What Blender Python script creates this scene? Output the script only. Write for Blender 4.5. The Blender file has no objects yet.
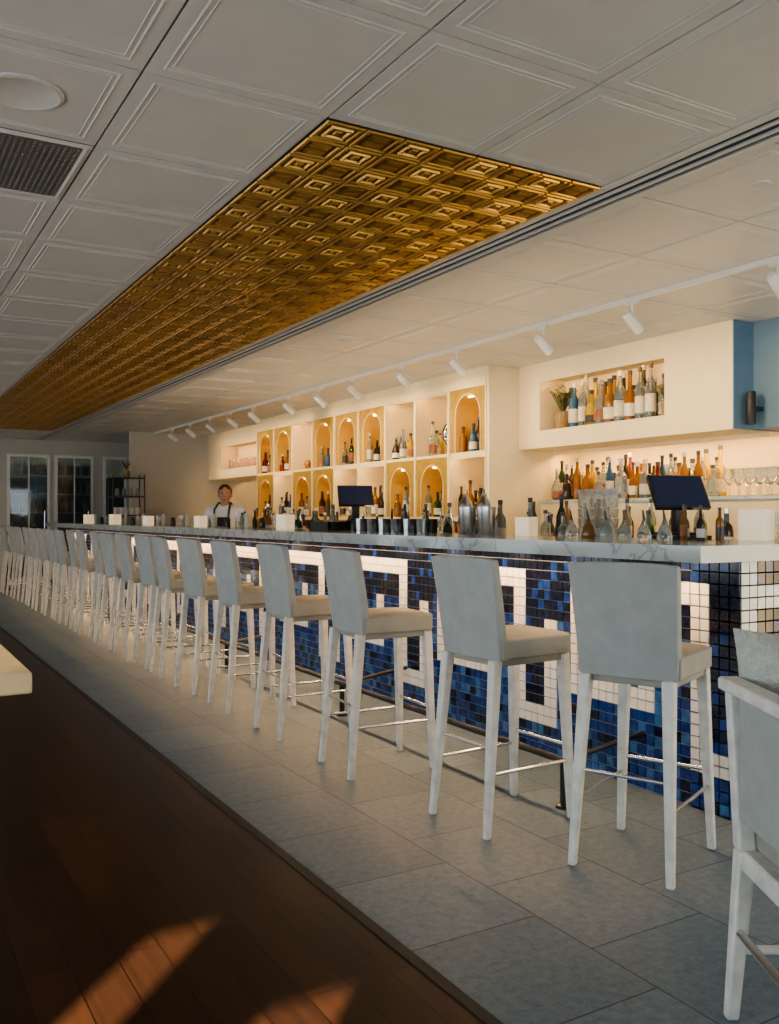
import bpy, math, random
from mathutils import Vector, Matrix
random.seed(7)
C = bpy.context.scene.collection
H = 2.65

# ---------------------------------------------------------------- materials
def nmat(name):
    m = bpy.data.materials.new(name); m.use_nodes = True
    nt = m.node_tree; b = nt.nodes["Principled BSDF"]
    return m, nt, b

def mat(name, col, rough=0.5, metal=0.0, var=0.08, scale=8.0, bump=0.0, bscale=60.0, emit=None, es=0.0, trans=0.0, coat=0.0, spec=None):
    m, nt, b = nmat(name)
    tc = nt.nodes.new("ShaderNodeTexCoord")
    n = nt.nodes.new("ShaderNodeTexNoise"); n.inputs["Scale"].default_value = scale; n.inputs["Detail"].default_value = 4
    nt.links.new(tc.outputs["Object"], n.inputs["Vector"])
    r = nt.nodes.new("ShaderNodeValToRGB")
    c = Vector(col)
    r.color_ramp.elements[0].position = 0.3; r.color_ramp.elements[1].position = 0.7
    r.color_ramp.elements[0].color = (*[max(0, x*(1-var)) for x in c], 1)
    r.color_ramp.elements[1].color = (*[min(1, x*(1+var)) for x in c], 1)
    nt.links.new(n.outputs["Fac"], r.inputs["Fac"])
    nt.links.new(r.outputs["Color"], b.inputs["Base Color"])
    b.inputs["Roughness"].default_value = rough
    b.inputs["Metallic"].default_value = metal
    b.inputs["Transmission Weight"].default_value = trans
    b.inputs["Coat Weight"].default_value = coat
    if spec is not None: b.inputs["Specular IOR Level"].default_value = spec
    if emit:
        b.inputs["Emission Color"].default_value = (*emit, 1); b.inputs["Emission Strength"].default_value = es
    if bump > 0:
        n2 = nt.nodes.new("ShaderNodeTexNoise"); n2.inputs["Scale"].default_value = bscale; n2.inputs["Detail"].default_value = 3
        nt.links.new(tc.outputs["Object"], n2.inputs["Vector"])
        bp = nt.nodes.new("ShaderNodeBump"); bp.inputs["Strength"].default_value = bump; bp.inputs["Distance"].default_value = 0.01
        nt.links.new(n2.outputs["Fac"], bp.inputs["Height"]); nt.links.new(bp.outputs["Normal"], b.inputs["Normal"])
    return m

def swap_vec(nt, dx=0.0, dy=0.0):
    tc = nt.nodes.new("ShaderNodeTexCoord"); s = nt.nodes.new("ShaderNodeSeparateXYZ"); c = nt.nodes.new("ShaderNodeCombineXYZ")
    nt.links.new(tc.outputs["Object"], s.inputs[0])
    a = nt.nodes.new("ShaderNodeMath"); a.operation = 'ADD'; a.inputs[1].default_value = dy
    b = nt.nodes.new("ShaderNodeMath"); b.operation = 'ADD'; b.inputs[1].default_value = dx
    nt.links.new(s.outputs["Y"], a.inputs[0]); nt.links.new(s.outputs["X"], b.inputs[0])
    nt.links.new(a.outputs[0], c.inputs["X"]); nt.links.new(b.outputs[0], c.inputs["Y"])
    return tc, c

def wood_floor():
    m, nt, b = nmat("dark_wood_planks")
    tc, v = swap_vec(nt)
    br = nt.nodes.new("ShaderNodeTexBrick")
    br.inputs["Scale"].default_value = 1; br.inputs["Brick Width"].default_value = 1.3; br.inputs["Row Height"].default_value = 0.125
    br.inputs["Mortar Size"].default_value = 0.0018; br.offset = 0.37; br.inputs["Bias"].default_value = 0
    br.inputs["Color1"].default_value = (0.050, 0.021, 0.010, 1); br.inputs["Color2"].default_value = (0.028, 0.012, 0.007, 1)
    br.inputs["Mortar"].default_value = (0.006, 0.003, 0.002, 1)
    nt.links.new(v.outputs[0], br.inputs["Vector"])
    mp = nt.nodes.new("ShaderNodeMapping"); mp.inputs["Scale"].default_value = (3, 40, 1)
    nt.links.new(v.outputs[0], mp.inputs["Vector"])
    n = nt.nodes.new("ShaderNodeTexNoise"); n.inputs["Scale"].default_value = 1.0; n.inputs["Detail"].default_value = 6
    nt.links.new(mp.outputs[0], n.inputs["Vector"])
    mr = nt.nodes.new("ShaderNodeMapRange"); mr.inputs["To Min"].default_value = 0.5; mr.inputs["To Max"].default_value = 1.5
    nt.links.new(n.outputs["Fac"], mr.inputs["Value"])
    vm = nt.nodes.new("ShaderNodeVectorMath"); vm.operation = 'SCALE'
    nt.links.new(br.outputs["Color"], vm.inputs[0]); nt.links.new(mr.outputs["Result"], vm.inputs["Scale"])
    nt.links.new(vm.outputs[0], b.inputs["Base Color"])
    b.inputs["Roughness"].default_value = 0.34; b.inputs["Specular IOR Level"].default_value = 0.25
    bp = nt.nodes.new("ShaderNodeBump"); bp.inputs["Strength"].default_value = 0.15; bp.inputs["Distance"].default_value = 0.003
    nt.links.new(n.outputs["Fac"], bp.inputs["Height"]); nt.links.new(bp.outputs["Normal"], b.inputs["Normal"])
    return m

def tile_floor():
    m, nt, b = nmat("slate_floor_tiles")
    tc, v = swap_vec(nt, dx=-1.36, dy=0.06)
    br = nt.nodes.new("ShaderNodeTexBrick")
    br.inputs["Scale"].default_value = 1; br.inputs["Brick Width"].default_value = 0.5; br.inputs["Row Height"].default_value = 0.46
    br.inputs["Mortar Size"].default_value = 0.003; br.offset = 0.5; br.inputs["Mortar Smooth"].default_value = 0.2
    br.inputs["Color1"].default_value = (0.150, 0.200, 0.238, 1); br.inputs["Color2"].default_value = (0.108, 0.152, 0.188, 1)
    br.inputs["Mortar"].default_value = (0.035, 0.045, 0.057, 1)
    nt.links.new(v.outputs[0], br.inputs["Vector"])
    n = nt.nodes.new("ShaderNodeTexNoise"); n.inputs["Scale"].default_value = 30; n.inputs["Detail"].default_value = 10; n.inputs["Roughness"].default_value = 0.85
    nt.links.new(tc.outputs["Object"], n.inputs["Vector"])
    mr = nt.nodes.new("ShaderNodeMapRange"); mr.inputs["From Min"].default_value = 0.3; mr.inputs["From Max"].default_value = 0.7; mr.inputs["To Min"].default_value = 0.5; mr.inputs["To Max"].default_value = 1.5
    nt.links.new(n.outputs["Fac"], mr.inputs["Value"])
    vm = nt.nodes.new("ShaderNodeVectorMath"); vm.operation = 'SCALE'
    nt.links.new(br.outputs["Color"], vm.inputs[0]); nt.links.new(mr.outputs["Result"], vm.inputs["Scale"])
    nt.links.new(vm.outputs[0], b.inputs["Base Color"])
    b.inputs["Roughness"].default_value = 0.42
    bp = nt.nodes.new("ShaderNodeBump"); bp.inputs["Strength"].default_value = 0.4; bp.inputs["Distance"].default_value = 0.004
    nt.links.new(n.outputs["Fac"], bp.inputs["Height"]); nt.links.new(bp.outputs["Normal"], b.inputs["Normal"])
    return m

def marble():
    m, nt, b = nmat("marble")
    tc = nt.nodes.new("ShaderNodeTexCoord")
    n = nt.nodes.new("ShaderNodeTexNoise"); n.inputs["Scale"].default_value = 2.2; n.inputs["Detail"].default_value = 8; n.inputs["Distortion"].default_value = 1.8
    nt.links.new(tc.outputs["Object"], n.inputs["Vector"])
    r = nt.nodes.new("ShaderNodeValToRGB"); e = r.color_ramp.elements
    e[0].position = 0.40; e[0].color = (0.42, 0.48, 0.48, 1); e[1].position = 0.6; e[1].color = (0.48, 0.53, 0.52, 1)
    x = e.new(0.48); x.color = (0.43, 0.49, 0.49, 1)
    x = e.new(0.505); x.color = (0.25, 0.30, 0.32, 1)
    x = e.new(0.53); x.color = (0.44, 0.50, 0.50, 1)
    nt.links.new(n.outputs["Fac"], r.inputs["Fac"]); nt.links.new(r.outputs["Color"], b.inputs["Base Color"])
    b.inputs["Roughness"].default_value = 0.12
    return m

def foliage_ext():
    m, nt, b = nmat("garden_backdrop")
    tc = nt.nodes.new("ShaderNodeTexCoord")
    n = nt.nodes.new("ShaderNodeTexNoise"); n.inputs["Scale"].default_value = 5; n.inputs["Detail"].default_value = 6
    nt.links.new(tc.outputs["Object"], n.inputs["Vector"])
    r = nt.nodes.new("ShaderNodeValToRGB"); e = r.color_ramp.elements
    e[0].position = 0.48; e[0].color = (0.003, 0.005, 0.006, 1); e[1].position = 0.85; e[1].color = (0.04, 0.06, 0.045, 1)
    nt.links.new(n.outputs["Fac"], r.inputs["Fac"]); nt.links.new(r.outputs["Color"], b.inputs["Base Color"])
    return m

M = {}
M['ceil'] = mat("ceiling_tile_white", (0.57, 0.555, 0.53), 0.34, var=0.03)
M['ceilgap'] = mat("ceiling_gap", (0.16, 0.15, 0.14), 0.8)
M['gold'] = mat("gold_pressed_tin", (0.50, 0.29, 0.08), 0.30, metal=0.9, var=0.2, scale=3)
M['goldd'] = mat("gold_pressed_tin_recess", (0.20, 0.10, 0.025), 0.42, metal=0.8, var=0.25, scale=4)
M['wall'] = mat("wall_plaster_cream", (0.78, 0.67, 0.46), 0.6, var=0.03, bump=0.05)
M['wallg'] = mat("wall_plaster_grey", (0.52, 0.50, 0.45), 0.6, var=0.03)
M['blue'] = mat("wall_paint_blue", (0.13, 0.22, 0.32), 0.5, var=0.05)
M['wood'] = wood_floor(); M['tile'] = tile_floor(); M['marble'] = marble()
M['strip'] = mat("floor_transition", (0.02, 0.017, 0.015), 0.5)
M['fabric'] = mat("stool_fabric_grey", (0.37, 0.385, 0.365), 0.7, var=0.07, scale=14, bump=0.25, bscale=350)
M['cush'] = mat("stool_cushion_linen", (0.32, 0.31, 0.27), 0.6, var=0.07, scale=10, bump=0.2, bscale=300)
M['leg'] = mat("whitewashed_wood", (0.66, 0.64, 0.59), 0.45, var=0.14, scale=20)
M['chrome'] = mat("brushed_steel", (0.60, 0.60, 0.61), 0.22, metal=1.0, var=0.03)
M['black'] = mat("black_metal", (0.015, 0.015, 0.017), 0.4, var=0.2)
M['screen'] = mat("screen_glass", (0.01, 0.012, 0.025), 0.08, var=0.2)
M['screenon'] = mat("screen_lit", (0.008, 0.014, 0.04), 0.1, emit=(0.1, 0.2, 0.6), es=0.03)
M['grout'] = mat("grout", (0.20, 0.22, 0.25), 0.8)
M['tw'] = mat("mosaic_white", (0.74, 0.73, 0.70), 0.2, var=0.06, scale=3)
M['tn'] = mat("mosaic_navy", (0.007, 0.011, 0.032), 0.1, var=0.5, scale=25)
M['tb'] = mat("mosaic_cobalt", (0.013, 0.043, 0.19), 0.1, var=0.45, scale=25)
M['tl'] = mat("mosaic_azure", (0.040, 0.125, 0.30), 0.1, var=0.35, scale=25)
M['shelf'] = mat("shelf_cream", (0.78, 0.67, 0.46), 0.5, var=0.02)
M['niche'] = mat("niche_warm_gold", (0.70, 0.43, 0.11), 0.5, var=0.05)
M['goldp'] = mat("gold_leaf_panel", (0.42, 0.27, 0.045), 0.45, metal=0.15, var=0.15, scale=12)
M['led'] = mat("led_strip", (1, 0.8, 0.5), 0.5, emit=(1.0, 0.60, 0.24), es=24)
M['lens'] = mat("lamp_lens", (1, 0.9, 0.8), 0.5, emit=(1.0, 0.85, 0.6), es=12)
M['amber'] = mat("spirit_amber", (0.34, 0.15, 0.03), 0.08, trans=0.4, var=0.15)
M['clear'] = mat("spirit_clear", (0.66, 0.72, 0.70), 0.06, trans=0.8, var=0.02)
M['green'] = mat("bottle_green", (0.03, 0.08, 0.03), 0.08, trans=0.3, var=0.1)
M['dark'] = mat("bottle_dark", (0.03, 0.018, 0.012), 0.08, var=0.1)
M['bblue'] = mat("bottle_blue", (0.04, 0.13, 0.26), 0.08, trans=0.3, var=0.1)
M['red'] = mat("bottle_red", (0.20, 0.025, 0.012), 0.08, trans=0.3, var=0.1)
M['yellow'] = mat("bottle_yellow", (0.66, 0.44, 0.06), 0.08, trans=0.3, var=0.1)
M['label'] = mat("paper_label", (0.62, 0.59, 0.50), 0.7, var=0.15, scale=60)
M['labelr'] = mat("paper_label_rust", (0.30, 0.13, 0.07), 0.7, var=0.2, scale=60)
M['cap'] = mat("bottle_cap", (0.05, 0.04, 0.04), 0.35)
M['glass'] = mat("glassware", (0.9, 0.93, 0.93), 0.04, trans=0.9, var=0.01)
M['copper'] = mat("copper", (0.72, 0.35, 0.17), 0.25, metal=1)
M['candle'] = mat("frosted_candle_glass", (0.80, 0.74, 0.62), 0.5, emit=(1, 0.72, 0.42), es=0.4)
M['white'] = mat("white_enamel", (0.78, 0.76, 0.72), 0.35, var=0.02)
M['leaf'] = mat("leaf_green", (0.06, 0.14, 0.04), 0.5, var=0.3)
M['leafd'] = mat("leaf_dry", (0.14, 0.15, 0.06), 0.6, var=0.3)
M['pot'] = mat("woven_pot", (0.30, 0.20, 0.10), 0.7, var=0.2, scale=40, bump=0.5)
M['skin'] = mat("skin", (0.42, 0.23, 0.15), 0.5, var=0.04)
M['hair'] = mat("hair_dark", (0.02, 0.017, 0.016), 0.5, var=0.4, scale=90)
M['shirt'] = mat("white_shirt", (0.80, 0.81, 0.82), 0.7, var=0.03, bump=0.2, bscale=15)
M['apron'] = mat("apron_dark", (0.03, 0.033, 0.04), 0.75)
M['trous'] = mat("trousers_black", (0.02, 0.02, 0.022), 0.75)
M['lip'] = mat("lips", (0.35, 0.13, 0.10), 0.5)
M['eyew'] = mat("eye_white", (0.7, 0.7, 0.68), 0.3)
M['perf'] = mat("perforated_metal", (0.30, 0.29, 0.27), 0.5, metal=0.3)
M['tabletop'] = mat("oak_tabletop", (0.78, 0.62, 0.38), 0.4, var=0.12, scale=6)
M['pillow'] = mat("pillow_woven", (0.50, 0.50, 0.45), 0.9, var=0.12, scale=60, bump=0.7, bscale=140)
M['ext'] = foliage_ext()
M['pane'] = mat("window_glass", (0.35, 0.4, 0.4), 0.03, trans=0.9, var=0.01, spec=0.2)
M['cab'] = mat("cabinet_dark", (0.05, 0.045, 0.04), 0.4)

# ---------------------------------------------------------------- mesh builder
class MB:
    def __init__(s): s.v=[]; s.f=[]; s.m=[]; s.mats=[]
    def mi(s, k):
        if k not in s.mats: s.mats.append(k)
        return s.mats.index(k)
    def add(s, vs, fs, k, T=None):
        o=len(s.v); i=s.mi(k)
        for p in vs:
            p=Vector(p)
            s.v.append(tuple(T@p) if T else tuple(p))
        for f in fs:
            s.f.append([a+o for a in f]); s.m.append(i)
    def box(s, x0,y0,z0,x1,y1,z1,k,T=None):
        vs=[(x0,y0,z0),(x1,y0,z0),(x1,y1,z0),(x0,y1,z0),(x0,y0,z1),(x1,y0,z1),(x1,y1,z1),(x0,y1,z1)]
        s.add(vs,[(0,3,2,1),(4,5,6,7),(0,1,5,4),(1,2,6,5),(2,3,7,6),(3,0,4,7)],k,T)
    def hexa(s, b, t, k, T=None):
        s.add(list(b)+list(t),[(0,3,2,1),(4,5,6,7),(0,1,5,4),(1,2,6,5),(2,3,7,6),(3,0,4,7)],k,T)
    def taper(s, p0, s0, p1, s1, k, T=None):
        b=[(p0[0]+a*s0/2,p0[1]+c*s0/2,p0[2]) for a,c in((-1,-1),(1,-1),(1,1),(-1,1))]
        t=[(p1[0]+a*s1/2,p1[1]+c*s1/2,p1[2]) for a,c in((-1,-1),(1,-1),(1,1),(-1,1))]
        s.hexa(b,t,k,T)
    def lathe(s, prof, k, c=(0,0,0), seg=12, T=None, cap=True):
        vs=[];fs=[]
        for r,z in prof:
            for i in range(seg):
                a=2*math.pi*i/seg; vs.append((c[0]+r*math.cos(a),c[1]+r*math.sin(a),c[2]+z))
        for j in range(len(prof)-1):
            for i in range(seg):
                a=j*seg+i;b=j*seg+(i+1)%seg; fs.append((a,b,b+seg,a+seg))
        if cap:
            fs.append(tuple(reversed(range(seg)))); n=(len(prof)-1)*seg; fs.append(tuple(range(n,n+seg)))
        s.add(vs,fs,k,T)
    def tube(s,p0,p1,r,k,r1=None,seg=10,T=None):
        p0=Vector(p0);p1=Vector(p1);d=p1-p0
        q=d.to_track_quat('Z','Y').to_matrix().to_4x4(); L=Matrix.Translation(p0)@q
        if T: L=T@L
        s.lathe([(r,0),(r if r1 is None else r1,d.length)],k,seg=seg,T=L)
    def sphere(s,c,r,k,seg=16,rings=10,T=None,fn=None):
        if not hasattr(r,'__len__'): r=(r,r,r)
        vs=[];fs=[]
        for j in range(rings+1):
            th=math.pi*j/rings
            for i in range(seg):
                a=2*math.pi*i/seg
                p=Vector((math.sin(th)*math.cos(a),math.sin(th)*math.sin(a),-math.cos(th)))
                if fn: p=fn(p)
                vs.append((c[0]+p.x*r[0],c[1]+p.y*r[1],c[2]+p.z*r[2]))
        for j in range(rings):
            for i in range(seg):
                a=j*seg+i;b=j*seg+(i+1)%seg; fs.append((a,b,b+seg,a+seg))
        s.add(vs,fs,k,T)
    def mesh(s,name,smooth=True,ang=35):
        me=bpy.data.meshes.new(name); me.from_pydata(s.v,[],s.f)
        for k in s.mats: me.materials.append(M[k])
        me.polygons.foreach_set("material_index",s.m)
        if smooth:
            me.polygons.foreach_set("use_smooth",[True]*len(me.polygons))
            me.set_sharp_from_angle(angle=math.radians(ang))
        me.update(); return me
    def obj(s,name,bevel=0,seg=2,smooth=True,loc=None,parent=None):
        o=bpy.data.objects.new(name,s.mesh(name,smooth)); C.objects.link(o)
        if loc: o.location=loc
        if parent: o.parent=parent
        if bevel:
            b=o.modifiers.new("bevel",'BEVEL'); b.width=bevel; b.segments=seg; b.limit_method='ANGLE'; b.angle_limit=math.radians(40)
        return o

def wallx(mb, X0, X1, y0, y1, z0, z1, ops, k):
    y=y0
    for a,b,c,d in sorted(ops):
        mb.box(X0,y,z0,X1,a,z1,k)
        if c>z0: mb.box(X0,a,z0,X1,b,c,k)
        if d<z1: mb.box(X0,a,d,X1,b,z1,k)
        y=b
    mb.box(X0,y,z0,X1,y1,z1,k)
def wally(mb, Y0, Y1, x0, x1, z0, z1, ops, k):
    x=x0
    for a,b,c,d in sorted(ops):
        mb.box(x,Y0,z0,a,Y1,z1,k)
        if c>z0: mb.box(a,Y0,z0,b,Y1,c,k)
        if d<z1: mb.box(a,Y0,d,b,Y1,z1,k)
        x=b
    mb.box(x,Y0,z0,x1,Y1,z1,k)

# ---------------------------------------------------------------- shell
XL,XR,YB,YF = -3.5,6.1,-1.5,17.5
XI=XR-.003
b=MB(); b.box(XL,YB,-0.1,1.325,YF,0,'wood'); b.obj("floor")
b=MB(); b.box(1.36,YB,-0.1,XR,YF,0,'tile'); b.obj("floor_tile")
b=MB(); b.box(1.325,YB,-0.1,1.36,YF,0.004,'strip'); b.obj("trim_floor_transition")

b=MB()
b.box(XL-0.2,YB-0.2,H+0.012,XR+0.2,YF+0.2,H+0.15,'ceilgap')
TX,TY=0.65,0.665
GX0,GX1,GY0=1.416,2.716,2.832
NG=19; GY1=GY0+NG*TY
def ring(b,x0,y0,x1,y1,w,h,k,z):
    for (ax,ay,bx,by,nx,ny) in ((x0,y0,x1,y0,0,1),(x1,y0,x1,y1,-1,0),(x1,y1,x0,y1,0,-1),(x0,y1,x0,y0,1,0)):
        dx=(bx-ax); dy=(by-ay); L=math.hypot(dx,dy); dx/=L;dy/=L
        o=[(ax,ay,z),(bx,by,z)]
        mid=[(ax+(nx+dx)*w/2,ay+(ny+dy)*w/2,z-h),(bx+(nx-dx)*w/2,by+(ny-dy)*w/2,z-h)]
        inn=[(ax+(nx+dx)*w,ay+(ny+dy)*w,z),(bx+(nx-dx)*w,by+(ny-dy)*w,z)]
        b.add(o+mid+inn,[(0,2,3,1),(2,4,5,3)],k)
def ctile(b,x0,y0,x1,y1,z):
    g=0.004
    x0+=g;y0+=g;x1-=g;y1-=g
    if x1-x0<0.05 or y1-y0<0.05: return
    b.add([(x0,y0,z),(x0,y1,z),(x1,y1,z),(x1,y0,z),(x0,y0,z+.012),(x0,y1,z+.012),(x1,y1,z+.012),(x1,y0,z+.012)],
          [(0,1,2,3),(0,4,5,1),(1,5,6,2),(2,6,7,3),(3,7,4,0)],'ceil')
    if x1-x0>0.4:
        for i,w,h in ((0.046,0.010,.0030),(0.068,0.006,.0020)):
            ring(b,x0+i,y0+i,x1-i,y1-i,w,h,'ceil',z)
VENT=(0.116,0.766,GY0+TY,GY0+2*TY)
for j in range(-7,23):
    y0=GY0+j*TY; y1=y0+TY
    y0c=max(y0,YB); y1c=min(y1,YF)
    if y1c<=y0c: continue
    for i in range(-8,2):
        x0=GX0+i*TX; x1=x0+TX
        x0c=max(x0,XL)
        if x1<=x0c: continue
        if x0>=GX0-0.01 and 0<=j<NG: continue
        if abs(x0-VENT[0])<.01 and j==1: continue
        ctile(b,x0c,y0c,x1,y1c,H)
    for i in range(0,6):
        x0=2.95+i*TX; x1=min(x0+TX,XR)
        if x1<=x0: continue
        ctile(b,x0,y0c,x1,y1c,H)
b.obj("ceiling",smooth=False)
b=MB()
b.box(2.72,YB,H-0.004,2.765,YF,H+0.012,'ceil'); b.box(2.905,YB,H-0.004,2.948,YF,H+0.012,'ceil')
for x in (2.80,2.86): b.box(x,YB,H-0.006,x+0.010,YF,H+0.010,'ceil')
b.box(2.765,YB,H+0.008,2.905,YF,H+0.0115,'black')
b.obj("trim_ceiling_slot_diffuser",smooth=False)
# gold tin ceiling panel
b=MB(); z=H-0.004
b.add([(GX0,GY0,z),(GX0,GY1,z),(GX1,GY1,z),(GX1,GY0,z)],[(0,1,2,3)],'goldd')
def flat(b,x0,y0,x1,y1,h,bev,k):
    b.add([(x0,y0,z),(x0,y1,z),(x1,y1,z),(x1,y0,z),(x0+bev,y0+bev,z-h),(x0+bev,y1-bev,z-h),(x1-bev,y1-bev,z-h),(x1-bev,y0+bev,z-h)],
          [(4,5,6,7),(0,1,5,4),(1,2,6,5),(2,3,7,6),(3,0,4,7)],k)
def band(b,x0,y0,x1,y1,w,h,k):
    e=.004
    for (a,c,d,f) in ((x0,y0,x1,y0+w),(x0,y1-w,x1,y1),(x0,y0+w,x0+w,y1-w),(x1-w,y0+w,x1,y1-w)):
        b.add([(a,c,z),(a,f,z),(d,f,z),(d,c,z),(a+e,c+e,z-h),(a+e,f-e,z-h),(d-e,f-e,z-h),(d-e,c+e,z-h)],
          [(4,5,6,7),(0,1,5,4),(1,2,6,5),(2,3,7,6),(3,0,4,7)],k)
for i in range(2):
    for j in range(NG):
        x0=GX0+i*TX; y0=GY0+j*TY
        n=4; u=TX/n; w=TY/n
        for a in range(n):
            for c in range(n):
                xa=x0+a*u; ya=y0+c*w
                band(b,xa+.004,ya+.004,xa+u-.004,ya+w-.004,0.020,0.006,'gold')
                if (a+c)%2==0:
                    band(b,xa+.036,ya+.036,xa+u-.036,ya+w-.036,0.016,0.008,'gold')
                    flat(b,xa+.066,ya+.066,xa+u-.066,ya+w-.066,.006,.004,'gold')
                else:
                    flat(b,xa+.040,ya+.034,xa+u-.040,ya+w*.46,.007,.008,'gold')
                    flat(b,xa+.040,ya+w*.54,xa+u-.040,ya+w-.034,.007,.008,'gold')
b.obj("trim_gold_tin_ceiling_panel",smooth=False)
# vent
b=MB(); x0,x1,y0,y1=VENT
ring(b,x0+.004,y0+.004,x1-.004,y1-.004,0.04,0.008,'ceil',H)
b.box(x0+.04,y0+.04,H-0.001,x1-.04,y1-.04,H+0.01,'black')
n=26
for i in range(n+1):
    xx=x0+.04+(x1-x0-.08)*i/n; b.box(xx-.006,y0+.04,H-.004,xx+.006,y1-.04,H-.001,'perf')
    yy=y0+.04+(y1-y0-.08)*i/n; b.box(x0+.04,yy-.006,H-.004,x1-.04,yy+.006,H-.001,'perf')
b.obj("ceiling_air_vent",smooth=False)
for (x,y,r) in ((0.46,3.17,0.13),(0.46,5.16,0.12),(3.27,2.47,0.045),(3.6,4.2,0.04),(3.3,6.3,0.05)):
    b=MB(); b.lathe([(r,0),(r,-.005),(r*.9,-.008),(r*.86,-.005),(0.001,-.006)],'ceil',seg=32)
    b.obj("ceiling_speaker" if r>.1 else "ceiling_sprinkler_cover",loc=(x,y,H))

# walls
WL=[(-0.9,1.3,0.5,2.1),(2.3,4.9,0.5,2.1),(5.9,8.5,0.5,2.1),(9.5,12.1,0.5,2.1),(13.1,15.7,0.5,2.1)]
b=MB(); wallx(b,XL-0.2,XL,YB,YF,0,H+.012,WL,'wallg'); b.obj("wall_left")
WB=[(-3.226,-2.97,0.3,2.30),(-2.58,-2.26,0.3,2.00),(3.0,5.6,0.6,2.3)]
b=MB(); wally(b,YB-0.06,YB,XL-.2,XR+.2,0,H+.012,WB,'wallg'); b.obj("wall_back")
DF=[(2.28,3.02,0,2.38),(3.10,3.80,0,2.38),(3.98,4.42,0.9,2.38)]
b=MB(); wally(b,YF,YF+0.15,XL-.2,XR+.2,0,H+.012,DF,'wallg'); b.obj("wall_far")
b=MB(); b.box(XR,YB,0,XR+.2,YF,H+.012,'wall'); b.obj("wall_right")
n=1
for (a,c,z0,z1) in WL:
    b=MB()
    for yy in (a,(a+c)/2-.02,c-.04): b.box(XL-.14,yy,z0,XL-.06,yy+.04,z1,'white')
    b.box(XL-.14,a,z0,XL-.06,c,z0+.04,'white'); b.box(XL-.14,a,z1-.04,XL-.06,c,z1,'white')
    b.obj("window_%d"%n); n+=1
b=MB(); a,c,z0,z1=WB[2]
for xx in (a,(a+c)/2-.02,c-.04): b.box(xx,YB-.05,z0,xx+.04,YB-.01,z1,'white')
b.box(a,YB-.05,z0,c,YB-.01,z0+.04,'white'); b.box(a,YB-.05,z1-.04,c,YB-.01,z1,'white')
b.obj("window_%d"%n); n+=1
for i,(a,c,z0,z1) in enumerate(DF):
    b=MB(); t=.05
    b.box(a,YF-.02,z0,a+t,YF-.001,z1,'white'); b.box(c-t,YF-.02,z0,c,YF-.001,z1,'white')
    b.box(a+t,YF-.02,z1-t,c-t,YF-.001,z1,'white'); b.box(a+t,YF-.02,z0,c-t,YF-.001,z0+.12,'white')
    b.box(a+t,YF-.012,z0+.12,c-t,YF-.008,z1-t,'pane')
    if i<2:
        b.box((a+c)/2-.012,YF-.018,z0+.12,(a+c)/2+.012,YF-.006,z1-t,'white')
        b.tube((c-.1,YF-.05,1.0),(c-.1,YF-.05,1.35),.01,'chrome')
    b.obj(("door_%d"%(i+1)) if i<2 else "window_%d"%n)
b=MB(); b.box(1.0,YF+1.6,-.1,6,YF+1.65,3.2,'ext'); b.obj("garden_backdrop")
b=MB()
for zz in (.02,.5,.9,1.3,1.65,2.0): b.box(2.32,YF+.152,zz,3.9,YF+.42,zz+.02,'white')
for xx in (2.32,3.88): b.box(xx,YF+.152,0,xx+.02,YF+.42,2.3,'white')
for k in range(26):
    for zz in (1.32,1.67,2.02): b.lathe([(.03,0),(.03,.16),(.012,.2),(.012,.25)],random.choice(['dark','green','amber','label']),(2.4+k*.056,YF+.28,zz),8)
b.obj("wine_display_rack")
b=MB(); b.box(3.86,15.0,0,XI,15.12,H-.001,'wallg'); b.obj("wall_partition")

# ---------------------------------------------------------------- bulkheads
def bulkhead(name,xf,y0,y1,z0,niche,endk=None):
    ya,yb,za,zb=niche; dp=.30
    b=MB()
    wallx(b,xf,xf+dp,y0,y1,z0,H-.001,[(ya,yb,za,zb)],'wall')
    b.box(xf+dp,y0,z0,XI,y1,H-.001,'wall')
    b.box(xf+.001,ya,zb-.028,xf+.014,yb,zb,'wall')
    b.box(5.78,y0+.03,z0-.028,5.795,y1-.03,z0,'wall')
    if endk: b.box(xf+.002,y0-.012,z0+.002,XI,y0,H-.002,endk)
    return b.obj(name)
bulkhead("wall_bulkhead",5.35,4.27,6.675,1.87,(4.9,6.38,2.03,2.50),'blue')
bulkhead("wall_bulkhead_far",5.2,12.31,15.0,1.87,(12.7,14.4,2.02,2.42))
b=MB(); b.box(5.56,YB,1.88,XI,4.257,H-.001,'blue'); b.obj("wall_bulkhead_blue")

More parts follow.
